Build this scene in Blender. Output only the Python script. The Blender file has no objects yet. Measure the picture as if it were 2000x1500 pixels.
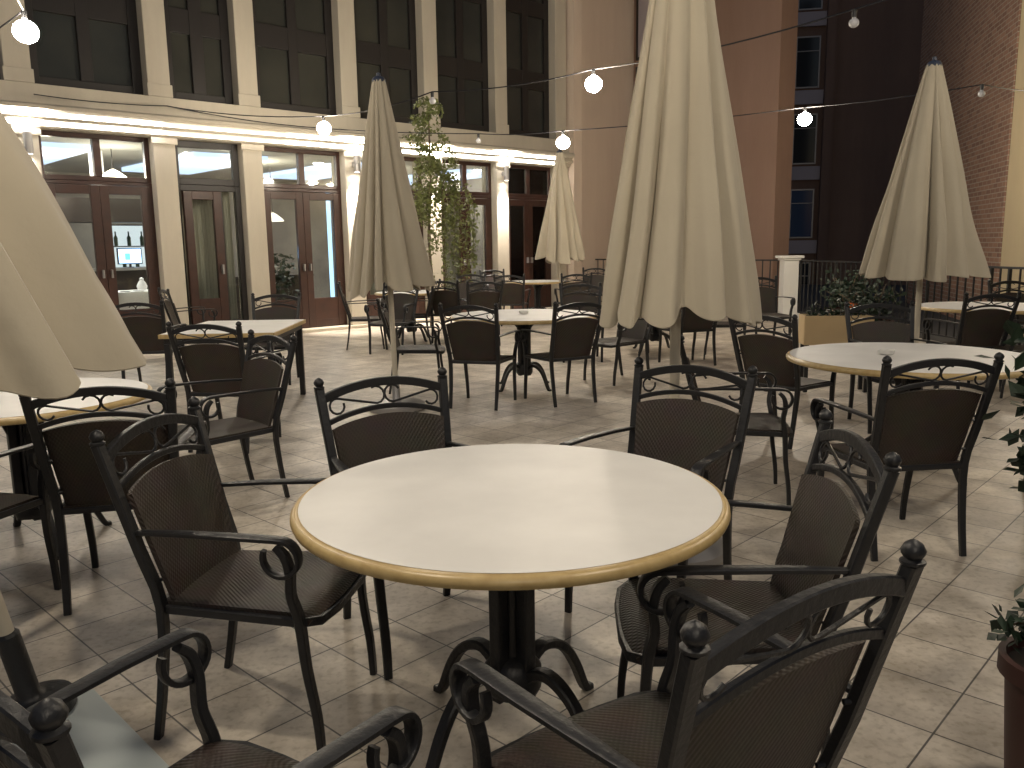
import bpy, math, random
from mathutils import Vector, Matrix, Quaternion, noise
R = math.radians
random.seed(7)
sc = bpy.context.scene
col = sc.collection

# ------------------------------------------------------------ camera
F_PX, PITCH, ROLL, EYE = 1620.0, R(9.55), R(.85), 1.45
cam = bpy.data.objects.new('camera', bpy.data.cameras.new('camera'))
col.objects.link(cam); sc.camera = cam
cam.data.sensor_width = 36; cam.data.lens = 36*F_PX/2000
cam.data.clip_start = .02; cam.data.clip_end = 1000
cp, sp = math.cos(PITCH), math.sin(PITCH)
fw = Vector((0, cp, -sp)); rt = Vector((1, 0, 0)); up = Vector((0, sp, cp))
c_, s_ = math.cos(ROLL), math.sin(ROLL)
r2 = c_*rt - s_*up; u2 = s_*rt + c_*up
m = Matrix((r2, u2, -fw)).transposed().to_4x4(); m.translation = Vector((0, 0, EYE))
cam.matrix_world = m

# ------------------------------------------------------------ sky, exposure
w = bpy.data.worlds.new('World'); sc.world = w; w.use_nodes = True
nt = w.node_tree; bg = nt.nodes['Background']
sky = nt.nodes.new('ShaderNodeTexSky'); sky.sky_type = 'NISHITA'
sky.sun_disc = False; sky.sun_elevation = R(-2.5); sky.sun_rotation = R(200)
nadd = nt.nodes.new('ShaderNodeMixRGB'); nadd.blend_type = 'ADD'; nadd.inputs[0].default_value = 1
nadd.inputs[2].default_value = (.05, .07, .12, 1)      # constant night blue added to the dusk sky as ambient fill
nt.links.new(sky.outputs[0], nadd.inputs[1]); nt.links.new(nadd.outputs[0], bg.inputs[0]); bg.inputs[1].default_value = .15
sc.view_settings.view_transform = 'Standard'; sc.view_settings.look = 'None'
sc.view_settings.exposure = 1.45; sc.view_settings.gamma = 1
BULB_L = 125      # radiance of a lit bulb
SCONCE_W = 260

# ------------------------------------------------------------ materials
def mat(name, col_, rough=.6, metal=0, spec=.5, bump=None, var=None, emis=None, coat=0, sheen=0, trans=0):
    """col_ base colour; var=(second colour, noise scale, contrast); bump=(scale, strength)"""
    M = bpy.data.materials.new(name); M.use_nodes = True
    n = M.node_tree.nodes; l = M.node_tree.links; b = n['Principled BSDF']
    b.inputs['Base Color'].default_value = (*col_, 1); b.inputs['Roughness'].default_value = rough
    b.inputs['Metallic'].default_value = metal; b.inputs['Specular IOR Level'].default_value = spec
    if coat: b.inputs['Coat Weight'].default_value = coat; b.inputs['Coat Roughness'].default_value = .12
    if sheen: b.inputs['Sheen Weight'].default_value = sheen
    tc = n.new('ShaderNodeTexCoord')
    if var:
        nz = n.new('ShaderNodeTexNoise'); nz.inputs['Scale'].default_value = var[1]; nz.inputs['Detail'].default_value = 6
        mp = n.new('ShaderNodeMapping'); l.new(tc.outputs['Object'], mp.inputs[0]); l.new(mp.outputs[0], nz.inputs['Vector'])
        if 'stucco' in name or 'render' in name: mp.inputs['Scale'].default_value = (1, 1, .22); nz.inputs['Roughness'].default_value = .7
        rp = n.new('ShaderNodeValToRGB'); k = var[2]
        rp.color_ramp.elements[0].position = .5-k; rp.color_ramp.elements[1].position = .5+k
        rp.color_ramp.elements[0].color = (*col_, 1); rp.color_ramp.elements[1].color = (*var[0], 1)
        l.new(nz.outputs['Fac'], rp.inputs[0]); l.new(rp.outputs[0], b.inputs['Base Color'])
    if bump:
        nb = n.new('ShaderNodeTexNoise'); nb.inputs['Scale'].default_value = bump[0]; nb.inputs['Detail'].default_value = 5
        l.new(tc.outputs['Object'], nb.inputs['Vector'])
        bp = n.new('ShaderNodeBump'); bp.inputs['Strength'].default_value = bump[1]; bp.inputs['Distance'].default_value = .01
        l.new(nb.outputs['Fac'], bp.inputs['Height']); l.new(bp.outputs[0], b.inputs['Normal'])
    if emis:
        b.inputs['Emission Color'].default_value = (*emis[0], 1); b.inputs['Emission Strength'].default_value = emis[1]
    return M

def weave_mat(name, c1, c2, scale=260):
    M = mat(name, c1, .5, spec=.35); n = M.node_tree.nodes; l = M.node_tree.links; b = n['Principled BSDF']
    tc = n.new('ShaderNodeTexCoord'); sx = n.new('ShaderNodeSeparateXYZ'); l.new(tc.outputs['Object'], sx.inputs[0])
    def sine(out, k):
        a = n.new('ShaderNodeMath'); a.operation = 'MULTIPLY'; a.inputs[1].default_value = k; l.new(out, a.inputs[0])
        s = n.new('ShaderNodeMath'); s.operation = 'SINE'; l.new(a.outputs[0], s.inputs[0]); return s.outputs[0]
    yz = n.new('ShaderNodeMath'); yz.operation = 'ADD'; l.new(sx.outputs[1], yz.inputs[0]); l.new(sx.outputs[2], yz.inputs[1])
    a, c = sine(sx.outputs[0], scale), sine(yz.outputs[0], scale)
    p = n.new('ShaderNodeMath'); p.operation = 'MULTIPLY'; l.new(a, p.inputs[0]); l.new(c, p.inputs[1])
    rp = n.new('ShaderNodeValToRGB'); rp.color_ramp.elements[0].color = (*c1, 1); rp.color_ramp.elements[1].color = (*c2, 1)
    ad = n.new('ShaderNodeMath'); ad.operation = 'MULTIPLY_ADD'; ad.inputs[1].default_value = .5; ad.inputs[2].default_value = .5
    l.new(p.outputs[0], ad.inputs[0]); l.new(ad.outputs[0], rp.inputs[0])
    nz = n.new('ShaderNodeTexNoise'); nz.inputs['Scale'].default_value = 9; l.new(tc.outputs['Object'], nz.inputs['Vector'])
    mx = n.new('ShaderNodeMixRGB'); mx.blend_type = 'MULTIPLY'; mx.inputs[0].default_value = .5
    l.new(rp.outputs[0], mx.inputs[1]); l.new(nz.outputs['Color'], mx.inputs[2]); l.new(mx.outputs[0], b.inputs['Base Color'])
    bp = n.new('ShaderNodeBump'); bp.inputs['Strength'].default_value = .6; bp.inputs['Distance'].default_value = .003
    l.new(ad.outputs[0], bp.inputs['Height']); l.new(bp.outputs[0], b.inputs['Normal'])
    return M

def glass_mat(name, tint=(.9, .93, .92), ior=1.5):
    M = bpy.data.materials.new(name); M.use_nodes = True
    n = M.node_tree.nodes; l = M.node_tree.links; n.remove(n['Principled BSDF'])
    t = n.new('ShaderNodeBsdfTransparent'); t.inputs[0].default_value = (*tint, 1)
    g = n.new('ShaderNodeBsdfGlossy'); g.inputs['Roughness'].default_value = .04
    f = n.new('ShaderNodeFresnel'); f.inputs[0].default_value = ior
    mx = n.new('ShaderNodeMixShader'); l.new(f.outputs[0], mx.inputs[0]); l.new(t.outputs[0], mx.inputs[1]); l.new(g.outputs[0], mx.inputs[2])
    l.new(mx.outputs[0], n['Material Output'].inputs[0]); return M

def emit_mat(name, c, s):
    M = bpy.data.materials.new(name); M.use_nodes = True
    n = M.node_tree.nodes; n.remove(n['Principled BSDF'])
    e = n.new('ShaderNodeEmission'); e.inputs[0].default_value = (*c, 1); e.inputs[1].default_value = s
    M.node_tree.links.new(e.outputs[0], n['Material Output'].inputs[0]); return M

def tile_floor(name):
    M = mat(name, (.4, .36, .31), .42, spec=.4); n = M.node_tree.nodes; l = M.node_tree.links; b = n['Principled BSDF']
    tc = n.new('ShaderNodeTexCoord'); a = R(43.5)
    def dot(v, off):
        d = n.new('ShaderNodeVectorMath'); d.operation = 'DOT_PRODUCT'; d.inputs[1].default_value = v
        l.new(tc.outputs['Object'], d.inputs[0])
        s = n.new('ShaderNodeMath'); s.operation = 'ADD'; s.inputs[1].default_value = off; l.new(d.outputs['Value'], s.inputs[0]); return s.outputs[0]
    cx = n.new('ShaderNodeCombineXYZ')
    l.new(dot((math.sin(a), math.cos(a), 0), -.995+.298*100), cx.inputs[0]); l.new(dot((math.cos(a), -math.sin(a), 0), .655+.298*100), cx.inputs[1])
    br = n.new('ShaderNodeTexBrick'); br.offset = 0; br.squash = 1; l.new(cx.outputs[0], br.inputs['Vector'])
    br.inputs['Scale'].default_value = 1; br.inputs['Brick Width'].default_value = .298; br.inputs['Row Height'].default_value = .298
    br.inputs['Mortar Size'].default_value = .0035; br.inputs['Mortar Smooth'].default_value = .3; br.inputs['Bias'].default_value = 0
    br.inputs['Color1'].default_value = (.70, .635, .54, 1); br.inputs['Color2'].default_value = (.57, .51, .43, 1); br.inputs['Mortar'].default_value = (.13, .12, .11, 1)
    nz = n.new('ShaderNodeTexNoise'); nz.inputs['Scale'].default_value = 3.2; nz.inputs['Detail'].default_value = 8; nz.inputs['Roughness'].default_value = .65
    l.new(tc.outputs['Object'], nz.inputs['Vector'])
    rp = n.new('ShaderNodeValToRGB'); rp.color_ramp.elements[0].position = .36; rp.color_ramp.elements[1].position = .62
    rp.color_ramp.elements[0].color = (.52, .50, .47, 1); rp.color_ramp.elements[1].color = (1, 1, 1, 1); l.new(nz.outputs['Fac'], rp.inputs[0])
    mx = n.new('ShaderNodeMixRGB'); mx.blend_type = 'MULTIPLY'; mx.inputs[0].default_value = .8
    l.new(br.outputs['Color'], mx.inputs[1]); l.new(rp.outputs[0], mx.inputs[2])
    n3 = n.new('ShaderNodeTexNoise'); n3.inputs['Scale'].default_value = 38; n3.inputs['Detail'].default_value = 4; l.new(tc.outputs['Object'], n3.inputs['Vector'])
    r3 = n.new('ShaderNodeValToRGB'); r3.color_ramp.elements[0].position = .33; r3.color_ramp.elements[1].position = .5
    r3.color_ramp.elements[0].color = (.7, .68, .64, 1); r3.color_ramp.elements[1].color = (1, 1, 1, 1); l.new(n3.outputs['Fac'], r3.inputs[0])
    m3 = n.new('ShaderNodeMixRGB'); m3.blend_type = 'MULTIPLY'; m3.inputs[0].default_value = .7
    l.new(mx.outputs[0], m3.inputs[1]); l.new(r3.outputs[0], m3.inputs[2]); l.new(m3.outputs[0], b.inputs['Base Color'])
    bp = n.new('ShaderNodeBump'); bp.inputs['Strength'].default_value = .35; bp.inputs['Distance'].default_value = .004
    inv = n.new('ShaderNodeMath'); inv.operation = 'MULTIPLY_ADD'; inv.inputs[1].default_value = -1; inv.inputs[2].default_value = 1
    l.new(br.outputs['Fac'], inv.inputs[0])
    hs = n.new('ShaderNodeMath'); hs.operation = 'MULTIPLY_ADD'; hs.inputs[1].default_value = .35
    l.new(n3.outputs['Fac'], hs.inputs[0]); l.new(inv.outputs[0], hs.inputs[2])
    l.new(hs.outputs[0], bp.inputs['Height']); l.new(bp.outputs[0], b.inputs['Normal'])
    return M

def brick_mat(name):
    M = mat(name, (.3, .15, .1), .85); n = M.node_tree.nodes; l = M.node_tree.links; b = n['Principled BSDF']
    tc = n.new('ShaderNodeTexCoord'); sx = n.new('ShaderNodeSeparateXYZ'); l.new(tc.outputs['Object'], sx.inputs[0])
    cx = n.new('ShaderNodeCombineXYZ'); l.new(sx.outputs[0], cx.inputs[0]); l.new(sx.outputs[2], cx.inputs[1])
    br = n.new('ShaderNodeTexBrick'); l.new(cx.outputs[0], br.inputs['Vector']); br.inputs['Scale'].default_value = 1
    br.inputs['Brick Width'].default_value = .26; br.inputs['Row Height'].default_value = .085; br.inputs['Mortar Size'].default_value = .009
    br.inputs['Color1'].default_value = (.38, .22, .15, 1); br.inputs['Color2'].default_value = (.25, .14, .10, 1); br.inputs['Mortar'].default_value = (.45, .38, .30, 1)
    l.new(br.outputs['Color'], b.inputs['Base Color'])
    bp = n.new('ShaderNodeBump'); bp.inputs['Distance'].default_value = .01; bp.invert = True; l.new(br.outputs['Fac'], bp.inputs['Height']); l.new(bp.outputs[0], b.inputs['Normal'])
    return M

MT = dict(
    iron=mat('black_painted_iron', (.013, .0135, .015), .42, spec=.5, bump=(60, .25)),
    weave=weave_mat('brown_woven_plastic', (.045, .034, .027), (.062, .048, .037), 420),
    seatweave=weave_mat('brown_seat_weave', (.042, .032, .025), (.066, .052, .040), 420),
    top=mat('white_laminate', (.78, .77, .74), .5, spec=.5, var=((.66, .65, .625), 2.6, .16), bump=(14, .04)),
    rim=mat('beige_resin_edge', (.55, .41, .19), .35, var=((.44, .31, .13), 30, .2)),
    canvas=mat('cream_canvas', (.49, .44, .34), .9, spec=.2, sheen=.15, bump=(26, .18), var=((.44, .39, .30), 2.5, .3)),
    pole=mat('cream_pole', (.55, .50, .40), .4),
    cap=mat('dark_blue_cap', (.04, .05, .08), .35),
    stucco=mat('cream_stucco', (.60, .55, .45), .9, bump=(55, .3), var=((.50, .455, .37), 1.6, .2)),
    peach=mat('peach_stucco', (.78, .66, .54), .92, bump=(40, .3), var=((.70, .58, .47), 1.1, .18)),
    yellow=mat('ochre_stucco', (.60, .50, .32), .92, bump=(40, .3), var=((.50, .40, .25), 1.2, .25)),
    brick=brick_mat('red_brick'),
    dark=mat('dark_brown_render', (.24, .16, .12), .95, var=((.16, .105, .08), .7, .3)),
    darkframe=mat('dark_painted_wood', (.018, .015, .014), .5, bump=(80, .1)),
    wood=mat('reddish_brown_wood', (.055, .020, .012), .42, var=((.03, .012, .008), 7, .25), coat=.15),
    pane=glass_mat('window_glass'),
    uppane=mat('dusky_glass_with_blind', (.050, .052, .045), .14, spec=.55, var=((.028, .031, .030), .9, .2)),
    curtain=mat('pale_curtain', (.55, .52, .45), .9, sheen=.2, bump=(20, .2)),
    intwall=mat('dusky_interior_wall', (.30, .28, .24), .8, var=((.22, .2, .18), 1.2, .1)), intceil=mat('interior_ceiling', (.6, .6, .56), .8),
    intfloor=mat('interior_floor', (.16, .10, .06), .4), bar=mat('dark_bar_wood', (.03, .022, .018), .4),
    cloth=mat('white_tablecloth', (.85, .86, .88), .8), white=mat('white_paint', (.75, .74, .70), .6, bump=(30, .15)),
    grey=mat('grey_metal', (.35, .34, .33), .4, metal=.6),
    terra=mat('brown_planter', (.05, .018, .014), .6), beige=mat('beige_planter', (.62, .47, .26), .7, var=((.55, .40, .22), 6, .25)),
    soil=mat('soil', (.03, .02, .015), .95), leaf=mat('leaf_green', (.12, .15, .045), .55, var=((.15, .16, .05), 9, .25)),
    leafdark=mat('leaf_dark_green', (.010, .022, .012), .5, var=((.018, .04, .02), 9, .25)), bark=mat('bark', (.12, .09, .06), .9),
    orange=mat('orange_petal', (.7, .16, .02), .5), asphalt=mat('asphalt', (.05, .05, .05), .9),
    lilac=mat('pale_lilac_panel', (.42, .38, .40), .7), red=mat('red_leather', (.2, .04, .03), .5),
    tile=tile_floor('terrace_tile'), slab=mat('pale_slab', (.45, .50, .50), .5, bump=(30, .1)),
)

# ------------------------------------------------------------ mesh helpers
class MB:
    def __init__(s): s.v = []; s.f = []
    def add(s, vs, fs):
        o = len(s.v); s.v += [tuple(v) for v in vs]; s.f += [tuple(i+o for i in f) for f in fs]
    def box(s, x0, x1, y0, y1, z0, z1):
        v = [(x, y, z) for z in (z0, z1) for y in (y0, y1) for x in (x0, x1)]
        s.add(v, [(0, 2, 3, 1), (4, 5, 7, 6), (0, 1, 5, 4), (1, 3, 7, 5), (3, 2, 6, 7), (2, 0, 4, 6)]); return s
    def sweep(s, pts, prof, hint=(0, 0, 1), scales=None, closed=False):
        """prof: list of (a, b) offsets, a along side vector, b along the up-ish vector"""
        pts = [Vector(p) for p in pts]; n = len(pts); k = len(prof); vs = []; hint = Vector(hint)
        for i, p in enumerate(pts):
            a = pts[i-1] if (i > 0 or closed) else p; b = pts[(i+1) % n] if (i < n-1 or closed) else p
            t = (b-a).normalized(); side = t.cross(hint)
            if side.length < 1e-4: side = t.cross(Vector((1, .01, 0)))
            side.normalize(); u = side.cross(t).normalized(); sc_ = scales[i] if scales else 1
            vs += [p+side*(pa*sc_)+u*(pb*sc_) for pa, pb in prof]
        fs = []
        for i in range(n if closed else n-1):
            j = (i+1) % n
            for q in range(k): fs.append((i*k+q, i*k+(q+1) % k, j*k+(q+1) % k, j*k+q))
        if not closed: fs += [tuple(range(k-1, -1, -1)), tuple((n-1)*k+q for q in range(k))]
        s.add(vs, fs); return s
    def tube(s, pts, r, k=8, scales=None, hint=(0, 0, 1), closed=False):
        return s.sweep(pts, [(r*math.cos(2*math.pi*q/k), r*math.sin(2*math.pi*q/k)) for q in range(k)], hint, scales, closed)
    def lathe(s, prof, k=24, c=(0, 0, 0), cap=True):
        vs = []; fs = []; n = len(prof)
        for r, z in prof:
            vs += [(c[0]+r*math.cos(2*math.pi*q/k), c[1]+r*math.sin(2*math.pi*q/k), c[2]+z) for q in range(k)]
        for i in range(n-1):
            for q in range(k): fs.append((i*k+q, i*k+(q+1) % k, (i+1)*k+(q+1) % k, (i+1)*k+q))
        if cap: fs += [tuple(range(k-1, -1, -1)), tuple((n-1)*k+q for q in range(k))]
        s.add(vs, fs); return s
    def sheet(s, fn, nu, nv, th=0, wrap=False):
        """grid surface fn(u,v)->Vector; th = thickness (closed solid), offset along normal"""
        P = [[Vector(fn(i/nu, j/nv)) for j in range(nv+1)] for i in range(nu+1)]
        vs = [P[i][j] for i in range(nu+1) for j in range(nv+1)]; fs = []; W = nv+1
        for i in range(nu):
            for j in range(nv): fs.append((i*W+j, (i+1)*W+j, (i+1)*W+j+1, i*W+j+1))
        if th:
            vs2 = []
            for i in range(nu+1):
                for j in range(nv+1):
                    if wrap: a = P[(i-1) % nu][j]; b = P[(i+1) % nu][j]
                    else: a = P[max(i-1, 0)][j]; b = P[min(i+1, nu)][j]
                    c = P[i][max(j-1, 0)]; d = P[i][min(j+1, nv)]
                    nn = (b-a).cross(d-c); nn = nn.normalized() if nn.length > 1e-9 else Vector((0, 0, 1)); vs2.append(P[i][j]-nn*th)
            N = len(vs); vs += vs2; fs += [tuple(N+q for q in reversed(f)) for f in fs]
            for j in range(nv):
                if not wrap: fs.append((j+1, N+j+1, N+j, j)); a = nu*W+j; fs.append((a, N+a, N+a+1, a+1))
            for i in range(nu):
                a = i*W; b = (i+1)*W; fs.append((a, N+a, N+b, b)); a += nv; b += nv; fs.append((b, N+b, N+a, a))
        s.add(vs, fs); return s
    def build(s, name, material, parent=None, smooth=False, bevel=0, loc=None):
        me = bpy.data.meshes.new(name); me.from_pydata(s.v, [], s.f); me.update()
        import bmesh
        b = bmesh.new(); b.from_mesh(me); bmesh.ops.remove_doubles(b, verts=b.verts, dist=1e-5); bmesh.ops.recalc_face_normals(b, faces=b.faces)
        b.to_mesh(me); b.free()
        me.materials.append(material)
        if smooth:
            me.polygons.foreach_set('use_smooth', [True]*len(me.polygons))
            try: me.set_sharp_from_angle(angle=R(40))
            except Exception: pass
        o = bpy.data.objects.new(name, me); col.objects.link(o)
        if parent: o.parent = parent
        if loc: o.location = loc
        if bevel:
            md = o.modifiers.new('bevel', 'BEVEL'); md.width = bevel; md.segments = 2; md.limit_method = 'ANGLE'; md.angle_limit = R(40)
        return o

def tag(o, label=None, cat=None, group=None, kind=None):
    if label: o['label'] = label
    if cat: o['category'] = cat
    if group: o['group'] = group
    if kind: o['kind'] = kind
    return o
def empty(name, loc=(0, 0, 0), rz=0):
    o = bpy.data.objects.new(name, None); col.objects.link(o); o.location = loc; o.rotation_euler = (0, 0, rz); o.empty_display_size = .1; return o
def copy_tree(o, parent=None):
    c = o.copy(); col.objects.link(c)
    if parent: c.parent = parent
    for ch in list(o.children): copy_tree(ch, c)
    return c
def arc(cx, cz, r, a0, a1, n=14):
    return [(cx+r*math.cos(R(a0+(a1-a0)*i/n)), cz+r*math.sin(R(a0+(a1-a0)*i/n))) for i in range(n+1)]
def cr(pts, n=5, sc_=None):
    """Catmull-Rom subdivision of a path (and of its scale list)"""
    P = [Vector(p) for p in pts]; out = []; so = []
    for i in range(len(P)-1):
        p0, p1, p2, p3 = P[max(i-1, 0)], P[i], P[i+1], P[min(i+2, len(P)-1)]
        for k in range(n):
            t = k/n; out.append(.5*((2*p1)+(p2-p0)*t+(2*p0-5*p1+4*p2-p3)*t*t+(3*p1-p0-3*p2+p3)*t**3))
            if sc_: so.append(sc_[i]*(1-t)+sc_[i+1]*t)
    out.append(P[-1])
    if sc_: so.append(sc_[-1]); return out, so
    return out
RECT = lambda a, b: [(-a, -b), (a, -b), (a, b), (-a, b)]
def RR_(a, b, r):   # rounded rectangle section
    return [(-a+r, -b), (a-r, -b), (a, -b+r), (a, b-r), (a-r, b), (-a+r, b), (-a, b-r), (-a, -b+r)]
def xat(px, y):     # world x of a ground position seen near image column px at distance y
    return (px-1000)/F_PX*(y*.99+.12)

def leaf_cloud(mb, pts, size, rnd):
    for p in pts:
        q = Quaternion((rnd.uniform(-1, 1), rnd.uniform(-1, 1), rnd.uniform(-1, 1)), rnd.uniform(0, 3.1)) if 0 else Quaternion(Vector((rnd.uniform(-1, 1), rnd.uniform(-1, 1), rnd.uniform(-1, 1))).normalized(), rnd.uniform(0, 6.28))
        s = size*rnd.uniform(.6, 1.3)
        vs = [q@Vector(v)+Vector(p) for v in ((-.5*s, 0, 0), (-.1*s, -.28*s, .03*s), (.5*s, 0, 0), (-.1*s, .28*s, .03*s))]
        mb.add(vs, [(0, 1, 2, 3)])

# ------------------------------------------------------------ ground
g = MB().box(-90, 90, -60, 160, -.5, -.16).build('ground', MT['asphalt']); tag(g, kind='structure')
t = MB().add([(-14, -6, 0), (9, -6, 0), (7.2, 6.0, 0), (6.35, 9.6, 0), (5.55, 15.9, 0), (2.2, 19.6, 0), (2.9, 22.0, 0), (-14, 22, 0),
              (-14, -6, -.16), (9, -6, -.16), (7.2, 6.0, -.16), (6.35, 9.6, -.16), (5.55, 15.9, -.16), (2.2, 19.6, -.16), (2.9, 22.0, -.16), (-14, 22, -.16)],
             [tuple(range(8))]+[(i, (i+1) % 8, 8+(i+1) % 8, 8+i) for i in range(8)])
mb = MB(); mb.add([(-14, -6, 0), (9, -6, 0), (7.2, 6.0, 0), (6.35, 9.6, 0), (5.55, 15.9, 0), (2.2, 19.6, 0), (2.9, 22.0, 0), (-14, 22, 0)], [tuple(range(8))])
mb.add([(p[0], p[1], z) for z in (-.16, 0) for p in [(-14, -6), (9, -6), (7.2, 6.0), (6.35, 9.6), (5.55, 15.9), (2.2, 19.6), (2.9, 22.0), (-14, 22)]],
       [(i, (i+1) % 8, 8+(i+1) % 8, 8+i) for i in range(8)])
terr = mb.build('terrace_floor', MT['tile']); tag(terr, kind='structure')

# ------------------------------------------------------------ restaurant building (local: x along facade, -y outward, z up)
AZ = R(47); FP = Vector((-2.918, 15.055, 0)); FD = Vector((math.sin(AZ), math.cos(AZ), 0)); FN = Vector((FD.y, -FD.x, 0))
def fw_(s, n, z): return FP+FD*s+FN*n+Vector((0, 0, z))      # facade coordinates -> world
B = empty('restaurant_building', FP, math.pi/2-AZ)
tag(B, 'cream stucco restaurant with tall brown framed doors and a lit cornice', 'building')
PIERS = [-12.2, -10.4, -8.6, -6.8, -5.0, -3.15, -1.75, .13, 1.92, 3.70, 5.45]; PW = .165
HT = 8.2
for i, x in enumerate(PIERS):
    MB().box(x-PW, x+PW, -.12, .35, 0, 3.1).box(x-PW, x+PW, -.12, .35, 3.678, HT).build('pillar', MT['stucco'], B, bevel=.012)
    MB().box(x-PW-.03, x+PW+.03, -.15, -.1205, 3.0, 3.098).build('capital', MT['stucco'], B, bevel=.01)
    MB().box(x-PW-.02, x+PW+.02, -.145, -.1205, 3.679, 3.86).build('pillar_base', MT['stucco'], B, bevel=.01)
prof = [(.35, 3.1), (-.16, 3.1), (-.20, 3.125), (-.20, 3.16), (-.23, 3.175), (-.27, 3.19), (-.27, 3.235), (-.24, 3.25), (-.24, 3.275), (-.30, 3.30), (-.33, 3.33), (-.33, 3.375), (-.28, 3.40), (-.16, 3.42), (-.145, 3.676), (.35, 3.676)]
vs = []; n = len(prof); x0, x1 = PIERS[0]-PW, PIERS[-1]+PW+.05
for x in (x0, x1): vs += [(x, y, z) for y, z in prof]
mb = MB(); mb.add(vs, [(i, (i+1) % n, n+(i+1) % n, n+i) for i in range(n)]+[tuple(range(n)), tuple(range(2*n-1, n-1, -1))])
mb.build('cornice', MT['stucco'], B, bevel=.004)
MB().box(x0, x1, .352, .5, HT-.0, HT+.6).box(x0, x1, -.1, .35, HT+.002, HT+.6).build('parapet', MT['stucco'], B)
MB().box(x0, x1, -.20, .3, .0, .055).build('threshold_step', MT['stucco'], B, bevel=.01)

def window_frame(x0, x1, z0, z1, y0, y1, fw, material, parent, mull=(), trans=(), name='window'):
    mb = MB(); mb.box(x0, x0+fw, y0, y1, z0, z1).box(x1-fw, x1, y0, y1, z0, z1)
    mb.box(x0+fw, x1-fw, y0+.002, y1-.002, z0, z0+fw).box(x0+fw, x1-fw, y0+.002, y1-.002, z1-fw, z1)
    for m_, mw in mull: mb.box(m_-mw/2, m_+mw/2, y0-.004, y1+.004, z0+fw, z1-fw)
    for t_, tw in trans: mb.box(x0+fw, x1-fw, y0+.004, y1-.004, t_-tw/2, t_+tw/2)
    return mb.build(name, material, parent, bevel=.006)
for i in range(len(PIERS)-1):
    a, b = PIERS[i]+PW+.001, PIERS[i+1]-PW-.001; c = (a+b)/2; single = abs(b-a) < 1.2
    # upper storey window, dark frame, two sashes in two rows
    wf = window_frame(a, b, 3.68, HT-.2, .08, .16, .14, MT['darkframe'], B, mull=[(c, .17 if not single else .2)], trans=[(4.86, .36), (6.3, .3)])
    for (p0, p1) in ((a+.14, c-.085), (c+.085, b-.14)):
        for (q0, q1) in ((3.82, 4.68), (5.04, 6.15), (6.45, HT-.34)):
            sash = MB().box(p0+.001, p1-.001, .13, .138, q0+.001, q1-.001).build('pane', MT['uppane'], wf)
    MB().box(a, b, -.02, .35, HT-.2, HT-.001).build('lintel', MT['stucco'], B)
    # ground floor: fanlight + door pair
    if single:
        fl = window_frame(a, b, 2.44, 3.098, .05, .14, .10, MT['darkframe'], B, name='fanlight')
        MB().box(a+.1, b-.1, .09, .096, 2.54, 2.998).build('pane', MT['pane'], fl)
        jamb = window_frame(a, b, .056, 2.438, .05, .14, .09, MT['darkframe'], B, mull=[(b-.34, .05)], name='door_frame')
        MB().box(b-.315, b-.0905, .09, .096, .3, 2.34).build('side_pane', MT['pane'], jamb)
        MB().box(b-.315, b-.0905, .06, .13, .146, .299).build('side_panel', MT['darkframe'], jamb)
        dr = window_frame(a+.1, b-.37, .1, 2.34, -.03, .045, .13, MT['wood'], B, trans=[(.42, .5)], name='door')
        MB().box(a+.23, b-.50, 0, .006, .67, 2.21).build('pane', MT['pane'], dr)
        MB().box(b-.45, b-.42, -.09, -.032, 1.05, 1.2).build('handle', MT['grey'], dr)
    else:
        fl = window_frame(a, b, 2.44, 3.098, .05, .14, .07, MT['wood'], B, mull=[(c+.02, .10)], name='fanlight')
        MB().box(a+.07, c-.03, .09, .096, 2.51, 3.028).build('pane', MT['pane'], fl); MB().box(c+.07, b-.07, .09, .096, 2.51, 3.028).build('pane', MT['pane'], fl)
        jamb = window_frame(a, b, .056, 2.438, .05, .14, .05, MT['wood'], B, name='door_frame')
        for (p0, p1, hx) in ((a+.052, c-.002, c-.07), (c+.002, b-.052, c+.05)):
            dr = window_frame(p0, p1, .07, 2.38, .03, .1, .125, MT['wood'], B, trans=[(.36, .42)], name='door')
            MB().box(p0+.125, p1-.125, .06, .066, .57, 2.255).build('pane', MT['pane'], dr)
            MB().box(hx, hx+.02, -.03, .028, 1.05, 1.17).build('handle', MT['grey'], dr)
# interior shell of the dining room
MB().box(x0, x1, 7.0, 7.15, 0, 3.3).box(x0, x0+.1, .36, 6.999, 0, 3.3).box(x1-.1, x1, .36, 6.999, 0, 3.3).build('interior_wall', MT['intwall'], B)
MB().box(x0+.1, x1-.1, .36, 6.999, 3.12, 3.3).build('interior_ceiling', MT['intceil'], B)
MB().box(x0+.1, x1-.1, .36, 6.999, -.02, .03).build('interior_floor', MT['intfloor'], B)
MB().box(x0, x1, .5, 7.15, HT+.0, HT+.2).box(x0, x1, 7.0, 7.15, 3.301, HT).build('roof', MT['dark'], B)
# side wall / end of the facade
MB().box(x1, x1+.25, -.3, 8, 0, HT+.6).build('end_wall', MT['peach'], B)
# coffered white ceiling band
mb = MB()
for k in range(6): mb.box(-11+k*3, -9.6+k*3, 1.6, 5.2, 3.04, 3.1195)
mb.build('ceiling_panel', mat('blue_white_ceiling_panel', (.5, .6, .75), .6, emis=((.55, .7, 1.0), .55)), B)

E_WARM = (1.0, .80, .55)
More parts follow.
